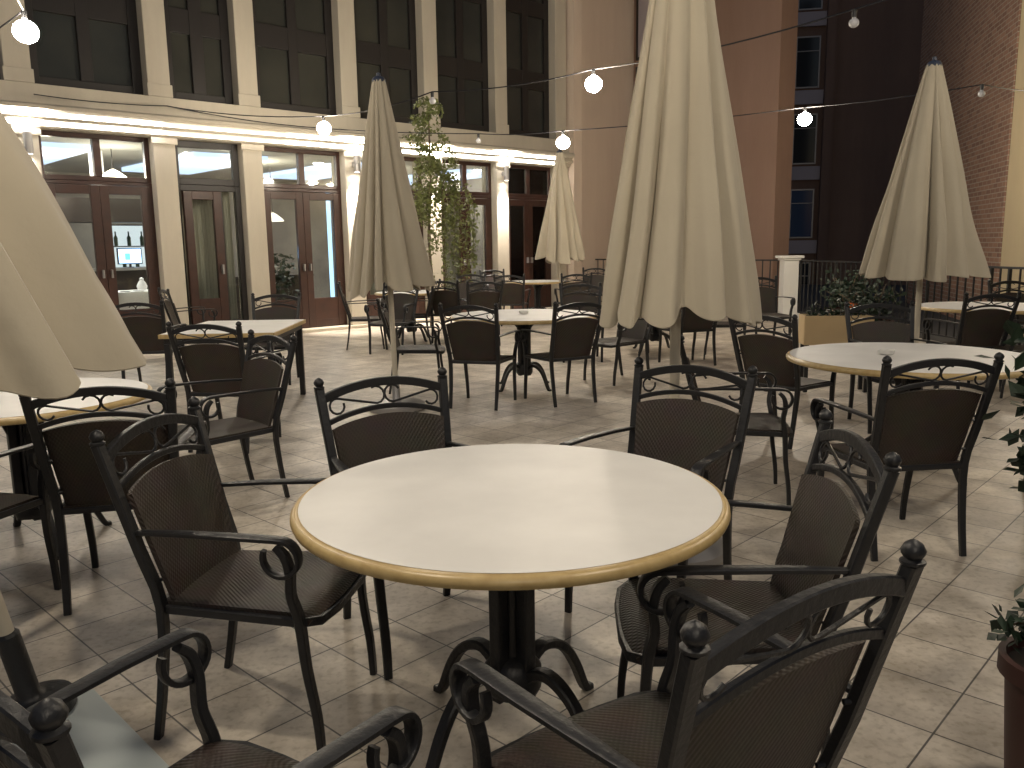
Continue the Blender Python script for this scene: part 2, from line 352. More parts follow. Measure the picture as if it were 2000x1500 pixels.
# ---------------- interior contents (facade local placed in world)
rot_f = math.pi/2-AZ
def inner(name, s, n, z=.03): return empty(name, fw_(s, -n, z), rot_f)
ceil_spots = [(-9, 2), (-7.4, 3.4), (-4.9, 1.6), (-4.1, 3.6), (-2.5, 2.2), (-1.2, 1.5), (-.3, 3.0), (.8, 2.2), (2.4, 2.0), (4.5, 1.6), (3.2, 3.8), (-6.2, 1.4)]
M_disc = emit_mat('warm_ceiling_light', (1, .9, .75), 14)
for k, (s, n) in enumerate(ceil_spots):
    d = MB().lathe([(.001, 0), (.09, 0), (.1, .012), (.1, .02)], 20).build('ceiling_light', M_disc, smooth=True)
    d.location = fw_(s, -n, 3.099)
    tag(d, 'small round recessed ceiling light glowing inside the restaurant', 'ceiling light', 'ceiling lights inside the restaurant')
for (s, n, e) in ((-4.2, 2.6, 60), (-1.0, 2.6, 60), (-7.5, 2.6, 60), (2.2, 2.6, 55), (4.6, 2.6, 45)):
    L = bpy.data.lights.new('room_light', 'POINT'); L.energy = e*.75; L.color = (1, .86, .66); L.shadow_soft_size = .25
    o = bpy.data.objects.new('room_light', L); col.objects.link(o); o.location = fw_(s, -n, 2.85)
# cloth covered table with crockery
tb = inner('dining_table', -3.25, 1.55)
MB().box(-.75, .75, -.4, .4, .70, .73).build('tabletop', MT['bar'], tb); 
for sx in (-.68, .68):
    for sy in (-.34, .34): MB().box(sx-.025, sx+.025, sy-.025, sy+.025, 0, .70).build('leg', MT['bar'], tb)
tag(tb, 'long restaurant table under a white cloth behind the leftmost glass door', 'table')
def cloth(u, v):
    a = 2*math.pi*u; r = 1.0; x = .78*math.copysign(abs(math.cos(a))**.25, math.cos(a)); y = .43*math.copysign(abs(math.sin(a))**.25, math.sin(a))
    if v < .4: k = v/.4; return (x*k, y*k, .745)
    q = (v-.4)/.6; w_ = 1+.03*q+.02*q*math.sin(a*14); return (x*w_, y*w_, .745-.42*q)
tcl = MB().sheet(cloth, 60, 8).build('tablecloth', MT['cloth'], smooth=True); tcl.location = fw_(-3.25, -1.55, .03); tcl.rotation_euler = (0, 0, rot_f)
tag(tcl, 'white tablecloth draped over the long table behind the leftmost door', 'tablecloth')
urn = MB().lathe([(.02, 0), (.07, .01), (.085, .07), (.06, .13), (.03, .17), (.035, .2), (.001, .22)], 18)
urn = urn.build('white_urn', MT['cloth'], smooth=True); urn.location = fw_(-3.05, -1.6, .776); tag(urn, 'white lidded serving pot on the cloth covered table indoors', 'pot')
for k in range(4):
    p = MB().lathe([(.001, 0), (.05, 0), (.1, .015), (.1, .02), (.001, .008)], 20).build('plate', MT['cloth'], smooth=True)
    p.location = fw_(-3.85+k*.22, -1.35, .776); tag(p, 'white plate laid on the cloth covered table indoors', 'plate', 'plates on the indoor table')
# bar with screen
bar = inner('bar_counter', -2.9, 3.4)
MB().box(-1.3, 1.4, -.25, .25, 0, 1.05).build('counter_front', MT['bar'], bar); MB().box(-1.36, 1.46, -.31, .31, 1.051, 1.1).build('counter_top', MT['grey'], bar)
tag(bar, 'dark bar counter at the back of the restaurant with a bluish screen on it', 'counter')
scr = inner('monitor', -2.62, 3.0+.35, 1.131)
MB().box(-.22, .22, -.02, .02, .06, .36).build('casing', MT['bar'], scr); MB().box(-.05, .05, -.05, .05, 0, .012).box(-.02, .02, -.01, .01, .013, .06).build('stand', MT['bar'], scr)
MB().box(-.20, .20, -.026, -.0205, .08, .34).build('screen', emit_mat('blue_screen', (.35, .6, 1), 2.2), scr)
MB().box(-.09, .0, -.030, -.0265, .14, .26).build('screen_picture', emit_mat('teal_screen_picture', (.1, .65, .6), 1.5), scr)
tag(scr, 'small glowing blue monitor on the bar counter behind the left door', 'monitor')
can = inner('extractor_canopy', -2.9, 3.3, 1.95)
MB().box(-1.5, 1.5, -.3, .3, 0, .42).build('hood', MT['bar'], can); MB().box(-1.2, -1.15, -.02, .02, .421, 1.14).box(1.15, 1.2, -.02, .02, .421, 1.14).build('hanger', MT['grey'], can)
tag(can, 'black canopy hanging above the bar counter inside the restaurant', 'canopy')
colm = inner('interior_column', -3.38, 2.3); MB().box(-.09, .09, -.09, .09, 0, 3.08).build('shaft', MT['cloth'], colm, bevel=.01); MB().box(-.12, .12, -.12, .12, .0, .12).build('base', MT['cloth'], colm)
bw = inner('wall_panel', -1.9, 3.9); MB().box(-.9, .9, -.02, .02, 1.1, 1.9).build('panel', mat('lit_shelf_back', (.6, .62, .6), .7, emis=((.8, .9, .95), .35)), bw)
for z in (1.1, 1.5, 1.9): MB().box(-.95, .95, -.25, .02, z-.02, z).build('shelf', MT['bar'], bw)
rb = random.Random(5)
for k in range(14):
    q = MB().lathe([(.001, 0), (.035, 0), (.037, .15), (.014, .2), (.013, .27), (.001, .27)], 10).build('bottle', mat('bottle_glass', (.05, .09, .06), .15), smooth=True)
    q.location = fw_(-2.7+k*.12, -3.78, 1.132 if k % 2 else 1.532); tag(q, 'small dark bottle on the lit shelves inside the restaurant', 'bottle', 'bottles on the shelves indoors')
tag(bw, 'pale lit shelving panel on the inside of the restaurant', 'shelf')
fig = inner('potted_plant', -.55, 1.5); MB().lathe([(.12, 0), (.16, .35), (.001, .33)], 16).build('pot', MT['bar'], fig, smooth=True)
rn0 = random.Random(8); lb0 = MB()
pl0 = [Vector((rn0.gauss(0, .12), rn0.gauss(0, .12), .45+rn0.random()*.85)) for _ in range(260)]
tag(colm, 'slim white square column inside the restaurant behind the left door', 'column')
def drape(name, s0, s1, n, z0, z1, material, label, amp=.03, k=9):
    o = MB().sheet(lambda u, v: (s0+(s1-s0)*u, n+amp*math.sin(u*k*2*math.pi)*(1.2-.4*v)+.01*math.sin(9*u), z0+(z1-z0)*v), k*8, 2, .004).build(name, material, smooth=True)
    o.location = FP; o.rotation_euler = (0, 0, rot_f); tag(o, label, 'curtain', 'curtains behind the restaurant doors'); return o
drape('curtain', -2.86, -2.3, .3, .06, 2.38, MT['curtain'], 'long pale curtain behind the glass of the single door')
drape('curtain', -2.26, -2.0, .28, .06, 2.38, MT['curtain'], 'narrow pale curtain behind the side pane right of the single door', k=5)
drape('curtain', -1.56, -1.38, .4, .06, 2.5, MT['curtain'], 'pale curtain gathered at the left edge of the third doorway', k=4)
drape('curtain', .3, 1.0, .3, .06, 2.5, MT['curtain'], 'pale curtain behind the doors half hidden by the tall umbrella', k=8)
drape('curtain', 2.1, 2.9, .32, .06, 2.42, MT['curtain'], 'pale curtain behind the hanging creeper', k=8)
drape('curtain', 4.55, 4.95, .32, .06, 2.42, mat('brown_curtain', (.17, .07, .05), .8), 'brown curtain behind the far right doorway', k=5)
drape('curtain', 4.98, 5.2, .32, .06, 2.42, MT['curtain'], 'pale curtain at the far right end of the doors', k=4)
bl = MB().box(-.035, .035, -.012, .012, 0, 1.95).build('blue_edge_glow', emit_mat('pale_blue_glow', (.40, .68, .95), .9)); bl.location = fw_(-.22, -.2, .45); bl.rotation_euler = (0, 0, rot_f)  # glowing strip stands for blue light falling on a door edge
tag(bl, 'upright glowing strip standing for the blue lit door edge in the third doorway', 'glow strip')
leaf_cloud(lb0, pl0, .12, rn0); lb0.build('leaves', MT['leafdark'], fig); tag(fig, 'green house plant inside behind the left leaf of the third doorway', 'potted plant')
# pendant lamps
def pendant(s, n, z, r, label, e=7):
    p = inner('pendant_lamp', s, n, z)
    MB().lathe([(.02, r*.75), (r*.35, r*.6), (r*.8, r*.25), (r, 0), (r*.98, -.01), (.001, -.01)], 28).build('lamp_shade', emit_mat('glowing_shade', (1, .88, .68), e), p, smooth=True)
    MB().tube([(0, 0, r*.7), (0, 0, 3.08-z)], .008, 6, hint=(1, 0, 0)).build('cable', MT['bar'], p)
    tag(p, label, 'pendant lamp')
pendant(-3.35, 1.6, 2.56, .26, 'wide glowing cone lamp seen through the left fanlight')
pendant(-.45, 2.6, 2.68, .30, 'wide glowing dome lamp seen through the third fanlight')
pendant(4.7, 1.4, 2.55, .22, 'warm glowing dome lamp seen through the far right fanlight', 4)
pendant(.15, 3.0, 2.0, .22, 'reddish dome lamp low over the room in the third doorway', 1.0)
# stand-alone room furniture glimpsed through the third doorway
sb = inner('sideboard', -.2, 2.6); MB().box(-.8, .8, -.25, .25, .08, .85).build('cabinet', MT['bar'], sb, bevel=.01)
for sx in (-.7, .7): MB().box(sx-.03, sx+.03, -.2, .2, 0, .08).build('leg', MT['bar'], sb)
MB().box(-.84, .84, -.28, .28, .851, .88).build('top', MT['bar'], sb); tag(sb, 'dark sideboard inside the restaurant behind the third doorway', 'sideboard')
cl2 = MB().lathe([(.12, 0), (.14, .04), (.1, .3), (.16, .34), (.15, .36), (.001, .36)], 20).build('table_lamp', mat('lamp_cream', (.8, .8, .75), .6, emis=((1, .92, .78), 1.4)), smooth=True)
cl2.location = fw_(-.45, -2.55, .915); tag(cl2, 'glowing white table lamp on the dark sideboard', 'table lamp')
for (s, n, e_, lb) in ((-1.0, 6.95, 40, 'left'), (.2, 6.95, 40, 'right')):
    pass

# ------------------------------------------------------------ sconces on the pillars
def sconce(s, z, label):
    e = empty('wall_sconce', fw_(s, .12, z), rot_f)
    MB().lathe([(.05, -.14), (.055, -.14), (.055, .14), (.05, .14)], 20, c=(0, -.12, 0), cap=False).lathe([(.05, .13), (.05, -.13)], 20, c=(0, -.12, 0), cap=False).build('body', MT['grey'], e, smooth=True)
    MB().box(-.02, .02, -.066, 0, -.04, .04).build('bracket', MT['grey'], e)
    MB().lathe([(.001, .10), (.045, .10), (.045, .105), (.001, .105)], 16, c=(0, -.12, 0)).lathe([(.001, -.105), (.045, -.105), (.045, -.10), (.001, -.10)], 16, c=(0, -.12, 0)).build('lens', emit_mat('sconce_lens', (1, .93, .86), 60), e)
    tag(e, label, 'wall lamp')
    for sgn in (-1, 1):
        L = bpy.data.lights.new('sconce_beam', 'SPOT'); L.energy = SCONCE_W*(1 if sgn < 0 else .5); L.color = (1, .88, .76); L.spot_size = R(64 if sgn < 0 else 120); L.spot_blend = .8; L.shadow_soft_size = .04
        o = bpy.data.objects.new('sconce_beam', L); col.objects.link(o); o.parent = e; o.location = (0, -.13, sgn*.15)
        o.rotation_euler = (0 if sgn < 0 else math.pi, 0, 0)
for s, lb in ((.13, 'grey cylinder lamp on the pillar just left of the slim umbrella, shining up and down'), (1.92, 'grey cylinder lamp on the pillar behind the hanging creeper'),
              (3.70, 'grey cylinder lamp on the brightest pillar, left of the far umbrella'), (-5.0, 'grey cylinder lamp on the pillar behind the big left umbrella')):
    sconce(s, 2.88, lb)
# glowing strips added in the cornice grooves for mouldings that the sconces light
M_glow = emit_mat('warm_white_glow', (1, .95, .90), 20)
M_glow2 = emit_mat('dim_white_glow', (1, .9, .8), 5)
for (a, b, lb) in ((-6.2, -3.2, 'left'), (-3.18, -1.22, 'dim'), (-1.2, 1.8, 'middle'), (1.82, 5.3, 'right')):
    l1 = MB().box(a, b, -.262, -.242, 3.2405, 3.2485).box(a, b, -.225, -.205, 3.135, 3.155).build('added_cornice_glow', M_glow2 if lb == 'dim' else M_glow, B)
    l1['label'] = {'dim': 'dimmer glow strips added in the cornice above the single door', 'left': 'thin white glow strips added in the cornice above the left doors', 'middle': 'thin white glow strips added in the cornice above the third doorway', 'right': 'thin white glow strips added in the cornice above the far right doors'}[lb]

# ------------------------------------------------------------ other buildings
def wall_building(name, pts, z0, z1, th, material, label, cat='building', mats=None):
    """one wall following plan points, thickness th away from camera"""
    root = empty(name, (pts[0][0], pts[0][1], 0)); tag(root, label, cat)
    for i in range(len(pts)-1):
        a = Vector((*pts[i], 0)); b = Vector((*pts[i+1], 0)); L = (b-a).length; ang = math.atan2(b.y-a.y, b.x-a.x)
        o = MB().box(0, L, 0, th, z0, z1).build('wall', material, root); o.location = a-root.location; o.rotation_euler = (0, 0, ang)
        if mats and mats[i]: o.data.materials[0] = mats[i]
    return root
EC = fw_(5.86, .3, 0)
pb = wall_building('peach_building', [(EC.x, EC.y), (3.05, 21.0), (5.45, 17.4)], -.16, 13, .5, MT['peach'], 'tall peach stucco building closing the far end of the terrace, with a redder wing', mats=[None, mat('reddish_render', (.30, .195, .145), .92, var=((.23, .145, .105), 1.1, .25))])
a = Vector((3.05, 21.0, 0)); b = Vector((5.45, 17.4, 0)); L = (b-a).length; ang = math.atan2(b.y-a.y, b.x-a.x)
for k, (z0, z1) in enumerate(((2.9, 4.15), (4.3, 5.6), (5.75, 7.2))):
    o = window_frame(.12, 1.15, z0, z1, -.05, .01, .06, MT['darkframe'], pb, name='window'); o.location = a-pb.location; o.rotation_euler = (0, 0, ang)
    MB().box(.18, 1.09, -.03, -.02, z0+.06, z1-.06).build('pane', MT['lilac'], o)
db = wall_building('dark_apartment_block', [(9.3, 31.0), (11.6, 30.6), (14.8, 29.0)], -.16, 22, .5, MT['dark'], 'unlit dark brown apartment block beyond the terrace gap')
a = Vector((9.3, 31.0, 0)); b = Vector((11.6, 30.6, 0)); ang = math.atan2(b.y-a.y, b.x-a.x)
M_dp = mat('dark_window', (.02, .025, .03), .1, spec=.6); M_dp2 = mat('dark_window_blue', (.02, .03, .06), .1, emis=((.10, .22, .42), .005))
for k in range(7):
    z0 = -1.1+k*2.62
    o = window_frame(.15, 1.75, z0, z0+1.75, -.06, .0, .05, MT['grey'], db, mull=[(.95, .03)], trans=[(z0+1.25, .03)], name='window'); o.location = a-db.location; o.rotation_euler = (0, 0, ang)
    MB().box(.2, 1.7, -.03, -.02, z0+.05, z0+1.7).build('pane', M_dp2 if k == 1 else M_dp, o)
    o = MB().box(.0, 1.9, -.12, .0, z0-.55, z0-.08).build('spandrel', MT['lilac'], db); o.location = a-db.location; o.rotation_euler = (0, 0, ang)
o = MB().box(1.92, 2.2, -.25, .0, -.16, 21.9).build('pilaster', MT['dark'], db); o.location = a-db.location; o.rotation_euler = (0, 0, ang)
bb = wall_building('brick_building', [(10.2, 21.5), (8.35, 14.3)], -.16, 12, .5, MT['brick'], 'red brick building on the right behind the rightmost umbrella')
o = window_frame(1.0, 2.3, 3.4, 5.2, -.06, 0, .08, MT['darkframe'], bb, name='window'); o.rotation_euler = (0, 0, math.atan2(-7.2, -1.85)); MB().box(1.08, 2.22, -.03, -.02, 3.48, 5.12).build('pane', M_dp, o)
yb = wall_building('ochre_building', [(8.35, 14.25), (7.9, 6.5)], -.16, 11, .5, MT['yellow'], 'smooth ochre stucco wall at the right edge')

# ------------------------------------------------------------ railings and white post
def railing(pts, label, h=1.08):
    root = empty('railing', (pts[0][0], pts[0][1], 0)); tag(root, label, 'railing', 'railings round the terrace')
    rel = [(p[0]-pts[0][0], p[1]-pts[0][1]) for p in pts]
    tr = MB(); bars = MB()
    for i in range(len(rel)-1):
        a = Vector((*rel[i], 0)); b = Vector((*rel[i+1], 0)); L = (b-a).length; n = int(L/.16)
        tr.sweep([a+Vector((0, 0, h)), b+Vector((0, 0, h))], RECT(.022, .014)).sweep([a+Vector((0, 0, .12)), b+Vector((0, 0, .12))], RECT(.015, .01))
        for k in range(n+1):
            q = a.lerp(b, k/n); r = .018 if k % 8 == 0 else .009
            bars.box(q.x-r, q.x+r, q.y-r, q.y+r, 0 if k % 8 == 0 else .12, h-.01)
    tr.build('rail', MT['iron'], root); bars.build('balusters', MT['iron'], root)
railing([(1.7, 19.75), (5.1, 15.95)], 'black iron railing in front of the peach building')
railing([(5.42, 15.6), (6.1, 10.2), (6.9, 6.2)], 'black iron railing along the right side before the ochre wall')
wp = empty('gate_post', (5.25, 15.75, 0)); tag(wp, 'white painted square post with a capped top at the terrace corner', 'post')
MB().box(-.14, .14, -.14, .14, .1, 1.08).build('shaft', MT['white'], wp, bevel=.01); MB().box(-.18, .18, -.18, .18, 0, .1).build('plinth', MT['white'], wp, bevel=.01)
MB().box(-.17, .17, -.17, .17, 1.08, 1.12).box(-.21, .21, -.21, .21, 1.121, 1.17).build('cap', MT['white'], wp, bevel=.012)

# ------------------------------------------------------------ armchair
def yb_(z): return -.22-.14*(z-.43)/.52
def px_(z): return .225+.035*(z-.43)/.52
def make_chair():
    root = empty('armchair')
    for sx in (-1, 1):
        pts = [(sx*.215, -.275, 0), (sx*.218, -.24, .2), (sx*.225, -.22, .43), (sx*.236, yb_(.6), .6), (sx*.25, yb_(.8), .8), (sx*px_(.915), yb_(.915), .915)]
        q_, w_ = cr(pts, 3, [.85, .95, 1.05, 1.05, 1.05, 1.05])
        lg = MB().sweep(q_, RR_(.0165, .0125, .004), hint=(0, 1, 0), scales=w_).build('leg', MT['iron'], root, smooth=True)
        fz = .912
        MB().lathe([(.015, 0), (.021, .004), (.021, .009), (.014, .013), (.019, .020), (.0205, .027), (.015, .038), (.006, .044), (.001, .046)], 12, c=(sx*px_(fz), yb_(fz), fz)).build('finial', MT['iron'], lg, smooth=True)
        pts = [(sx*.235, .25, 0), (sx*.236, .243, .12), (sx*.24, .222, .27), (sx*.248, .212, .42), (sx*.262, .198, .50), (sx*.275, .205, .57), (sx*.281, .195, .62), (sx*.281, .17, .648)]
        q_, w_ = cr(pts, 4, [.85, .95, 1, 1.1, 1, 1, .95, .8])
        MB().sweep(q_, RR_(.0155, .012, .004), hint=(0, 1, 0), scales=w_).build('leg', MT['iron'], root, smooth=True)
        ap = [(sx*.238, yb_(.655)+.01, .655), (sx*.258, -.12, .664), (sx*.275, .04, .668), (sx*.283, .17, .668)]
        for i in range(1, 22):
            an = R(90-i*14); ap.append((sx*.285, .185+.052*math.cos(an), .616+.052*math.sin(an)))
        arm(root, ap)
    # rails of the back
    def rail(z_end, z_mid, hh, name, n=16, dd=.008):
        pts = []
        for i in range(n+1):
            t_ = -1+2*i/n; z = z_mid-(z_mid-z_end)*t_*t_; pts.append((t_*(px_(z_end)-.008), yb_(z), z))
        return MB().sweep(pts, RR_(dd, hh, .003), hint=(0, 0, 1)).build(name, MT['iron'], root, smooth=True)
    rail(.874, .922, .0165, 'top_rail', dd=.0105); rail(.782, .826, .010, 'lower_rail')
    # scrollwork
    mb = MB()
    def P2(x, z): return (x, yb_(z), z)
    top = lambda x: .922-.048*(x/.25)**2-.016; low = lambda x: .826-.044*(x/.25)**2+.010
    for sx in (-1, 1):
        # outer curl
        r = .029; cx = sx*.196; cz = (top(cx)+low(cx))/2
        outer = [(cx+sx*r*math.cos(R(an)), cz+r*math.sin(R(an))) for an in ([-150, -120, -90, -60, -30, 0, 30, 60, 90] if sx < 0 else [-200, -170, -140, -110, -80, -50, -20, 10, 40, 70, 95])]
        cx2 = sx*.034; cz2 = (top(cx2)+low(cx2))/2+.002; r2_ = .033
        inner_ = [(cx2-sx*r2_*math.cos(R(an)), cz2+r2_*math.sin(R(an))) for an in ([-90, -60, -30, 0, 30, 60, 90, 120, 150] if sx < 0 else [-90, -60, -30, 0, 30, 60, 90, 120])]
        path = [P2(x, z) for x, z in outer]+[P2(x, z) for x, z in inner_]
        mb.tube(path, .0048, 6, hint=(0, 1, 0))
    mb.build('scrollwork', MT['iron'], root, smooth=True)
    # woven back panel
    def bp_(u, v):
        x = -1+2*u; zt = .796-.034*x*x; z0 = .415; z = z0+(zt-z0)*v; hw = .198+.034*v
        e = max(0, abs(x)-.9)/.1
        return (x*hw, yb_(z)+.012-.016*(1-x*x)+.006*e, z)
    MB().sheet(bp_, 18, 14, .013).build('backrest', MT['weave'], root, smooth=True)
    for z in (.50, .64):
        for sx in (-1, 1): MB().tube([(sx*(px_(z)-.006), yb_(z), z), (sx*(.198+.034*(z-.415)/.35-.008), yb_(z)+.010, z)], .006, 6).build('backrest_bracket', MT['iron'], root)
    # seat
    def st(u, v):
        x = -1+2*u; y = -.225+.465*v; hw = .205+.035*v; r = .06
        dz = -.016*(1-x*x)*math.sin(math.pi*min(1, v*1.05))
        q = max(0, v-.86)/.14; z = .437+dz-.022*q*q
        yy = y + .028*(1-x*x)*v
        return (x*hw, yy, z)
    MB().sheet(st, 16, 16, .016).build('seat', MT['seatweave'], root, smooth=True)
    fr = [(-.218, -.225, .418), (-.248, .215, .414), (-.20, .255, .402), (-.1, .268, .398), (.1, .268, .398), (.20, .255, .402), (.248, .215, .414), (.218, -.225, .418)]
    MB().sweep(fr, RR_(.009, .013, .003), closed=True).build('seat_frame', MT['iron'], root, smooth=True)
    return root
def arm(root, ap):
    # flat bar whose wide side faces up, then rolls round the curl: section built by hand
    n = len(ap); pts = [Vector(p) for p in ap]; vs = []; wd = [.010, .017, .020, .020]+[.020-.0005*i for i in range(n-4)]
    for i, p in enumerate(pts):
        a = pts[max(i-1, 0)]; b = pts[min(i+1, n-1)]; t_ = (b-a).normalized(); side = Vector((1, 0, 0)); side = (side-t_*side.dot(t_)).normalized(); u_ = side.cross(t_).normalized()
        h = .0065
        for sa, sb in ((-1, -.7), (-.8, -1), (.8, -1), (1, -.7), (1, .7), (.8, 1), (-.8, 1), (-1, .7)): vs.append(p+side*(sa*wd[i])+u_*(sb*h))
    fs = []
    for i in range(n-1):
        for q in range(8): fs.append((i*8+q, i*8+(q+1) % 8, (i+1)*8+(q+1) % 8, (i+1)*8+q))
    fs += [tuple(range(7, -1, -1)), tuple((n-1)*8+q for q in range(8))]
    mb = MB(); mb.add(vs, fs); return mb.build('armrest', MT['iron'], root, smooth=True)

GA = 'iron armchairs with woven backs on the terrace'
CH = [
 # near group round the front table
 (-.347, 2.95, 208.4, 'armchair behind the left side of the front table, its scrolled top rail in clear view'),
 (.55, 3.17, 142.5, 'armchair behind the right side of the front table, before the big central umbrella'),
 (-.775, 2.46, -99, 'armchair left of the front table, turned sideways with its four legs visible'),
 (.56, 2.17, 86, 'armchair right of the front table, seen edge on with a bluish lit crest'),
 (.255, 1.46, 34, 'nearest armchair at the bottom right, its dark back turned to the camera'),
 (-.55, 1.29, -33, 'armchair at the bottom edge left of centre, only its seat and arms in frame'),
 (-1.02, .70, 76, 'dark armchair cut off by the bottom left corner, one knob of its back showing'),
 # right table
 (1.828, 3.893, 6, 'armchair seen squarely from behind in front of the right round table'),
 (1.30, 4.65, -99, 'armchair seen side on just right of the big umbrella pole'),
 (2.02, 6.02, -50, 'armchair at the left end of the right round table, seat pushed towards it'),
 (2.95, 6.35, 176, 'armchair behind the right round table, mostly hidden by its top'),
 (3.32, 4.55, 97, 'armchair right of the right round table, cut by the picture edge'),
 # middle table
 (-.27, 7.53, -17, 'armchair on the near left side of the middle round table'),
 (.45, 7.66, 28, 'armchair on the near right side of the middle round table'),
 (-.95, 8.35, -88, 'armchair side on at the left end of the middle round table'),
 (1.12, 8.75, 125, 'armchair at the right rear of the middle round table, under the big umbrella hem'),
 # left tables
 (-2.08, 6.08, -8, 'armchair in front of the square table at left'),
 (-3.75, 8.6, 4, 'armchair left of the square table, against the big left umbrella'),
 (-2.62, 9.0, 182, 'armchair behind the square table with a brown back'),
 (-1.68, 4.68, 134, 'armchair seen three quarter at the right end of the left round table'),
 (-1.66, 3.47, 13, 'armchair in front of the left round table, partly under the big left umbrella'),
 (-2.27, 3.22, -12, 'armchair at the left picture edge below the big umbrella'),
 (-4.25, 11.1, -55, 'small looking armchair standing before the single door'),
 # far ones
 (xat(715, 12.0), 12.0, -80, 'armchair left of the slim umbrella near the doors'),
 (xat(768, 11.4), 11.4, 165, 'armchair right behind the slim umbrella pole'),
 (xat(812, 12.4), 12.4, 85, 'armchair right of the slim umbrella hem, side on'),
 (xat(885, 12.6), 12.6, -20, 'armchair below the hanging creeper, on its left'),
 (xat(940, 12.2), 12.2, 15, 'armchair below the trailing end of the creeper'),
 (xat(915, 14.6), 14.6, 170, 'armchair against the wall behind the creeper'),
 (xat(1003, 14.6), 14.6, -8, 'armchair in front of the farthest table, at its left'),
 (xat(975, 17.0), 17.0, 200, 'armchair behind the farthest table by the brightest pillar'),
 (xat(1122, 14.6), 14.6, 5, 'armchair in front of the farthest table, at its right'),
 (xat(1163, 17.2), 17.2, 170, 'armchair by the far railing before the peach wall'),
 (xat(1138, 10.4), 10.4, 178, 'armchair facing the camera behind the middle round table'),
 (xat(1262, 10.6), 10.6, -60, 'armchair beneath the big umbrella, left one of the row behind it'),
 (xat(1345, 9.9), 9.9, 20, 'armchair directly behind the big umbrella pole'),
 (xat(1420, 10.4), 10.4, 75, 'armchair beneath the big umbrella, right one of the row behind it'),
 (xat(1500, 11.6), 11.6, 185, 'armchair left of the white gate post'),
 (xat(1888, 8.0), 8.0, 5, 'armchair in front of the rightmost table, seen from behind'),
 (xat(1968, 10.0), 9.6, 185, 'armchair behind the rightmost table before the railing'),
 (xat(2010, 7.6), 7.6, 75, 'armchair at the right edge by the rightmost table'),
]
proto = make_chair()
for i, (x, y, a, lb) in enumerate(CH):
    o = proto if i == 0 else copy_tree(proto)
    o.location = (x, y, 0); o.rotation_euler = (0, 0, R(a)); tag(o, lb, 'armchair', GA)

# ------------------------------------------------------------ round tables
def make_round(r):
    root = empty('round_table')
    MB().lathe([(.001, .716), (r-.032, .716), (r-.032, .746), (r-.0225, .7492), (.001, .75)], 96).build('tabletop', MT['top'], root, smooth=True)
    MB().lathe([(r-.031, .717), (r-.012, .714), (r-.003, .718), (r, .726), (r-.001, .735), (r-.006, .742), (r-.0115, .745), (r-.015, .7435), (r-.018, .7445), (r-.022, .7485), (r-.031, .7455)], 96, cap=False).build('table_edge', MT['rim'], root, smooth=True)
    k = 4
    for i in range(k):
        a = R(45+90*i); c, s = math.cos(a), math.sin(a)
        bar = MB().box(-.02, .02, -.02, .02, .13, .70); 
        o = bar.build('column', MT['iron'], root, bevel=.004); o.location = (c*.056, s*.056, 0); o.rotation_euler = (0, 0, a)
        pts = [(c*q, s*q, z) for q, z in ((.06, .20), (.12, .235), (.18, .225), (.24, .18), (.285, .11), (.315, .045), (.335, .012), (.36, .008))]
        q_, w_ = cr(pts, 3, [1.25, 1.15, 1.1, 1, 1, .95, .9, .8])
        MB().sweep(q_, RR_(.018, .014, .005), scales=w_).build('foot', MT['iron'], root, smooth=True)
        pts = [(c*q, s*q, z) for q, z in ((.06, .55), (.09, .63), (.15, .685), (.26, .700))]
        MB().sweep(pts, RR_(.012, .01, .003)).build('brace', MT['iron'], root, smooth=True)
    MB().lathe([(.03, .13), (.075, .14), (.085, .16), (.085, .22), (.06, .25), (.035, .26)], 24).lathe([(.03, .66), (.09, .69), (.16, .7), (.16, .709)], 24).lathe([(.033, .2), (.033, .69)], 16).build('hub', MT['iron'], root, smooth=True)
    return root
GR = 'round white topped tables on the terrace'
TABS = [(-.01, 2.29, .612, 'large round white table with a beige edge in the foreground centre'),
        (2.42, 4.98, .72, 'round white table on the right with a chair back in front of it'),
        (.13, 8.4, .75, 'round white table in the middle distance between two chair backs'),
        (-2.42, 4.02, .60, 'round white table at left seen through a chair back under the big umbrella'),
        (.52, 16.0, .60, 'farthest pale table near the far umbrella'),
        (4.95, 8.62, .68, 'rightmost round table cut by the picture edge'),
        (-1.55, 12.9, .55, 'round table half hidden behind the slim umbrella'),
        (1.95, 11.2, .60, 'dark looking round table beneath the big umbrella hem')]
for (x, y, r, lb) in TABS:
    o = make_round(r); o.location = (x, y, 0); tag(o, lb, 'table', GR)
# square table
sq = empty('square_table', (-2.5, 7.58, 0), R(2)); tag(sq, 'square white topped table with four straight legs at left', 'table')
MB().box(-.47, .47, -.62, .62, .716, .75).build('tabletop', MT['top'], sq, bevel=.006); MB().box(-.485, -.471, -.635, .635, .71, .746).box(.471, .485, -.635, .635, .71, .746).box(-.4705, .4705, -.635, -.621, .71, .746).box(-.4705, .4705, .621, .635, .71, .746).build('table_edge', MT['rim'], sq, bevel=.003)
for sx in (-.43, .43):
    for sy in (-.58, .58): MB().box(sx-.024, sx+.024, sy-.024, sy+.024, 0, .66).build('leg', MT['iron'], sq, bevel=.004)
MB().box(-.45, .45, -.60, .60, .661, .712).build('apron', MT['iron'], sq)
# little dishes on tables
def ashtray(x, y, label, z=.751):
    o = MB().lathe([(.03, 0), (.045, .004), (.052, .03), (.047, .03), (.04, .010), (.001, .008)], 20).build('ashtray', glass_mat('pale_glass', (.8, .85, .85)) if 0 else MT['white'], smooth=True)
    o.location = (x, y, z); tag(o, label, 'ashtray', 'ashtrays left on the tables')
ashtray(.13, 8.45, 'small white ashtray on the middle round table'); ashtray(2.30, 5.05, 'small white ashtray on the right round table')

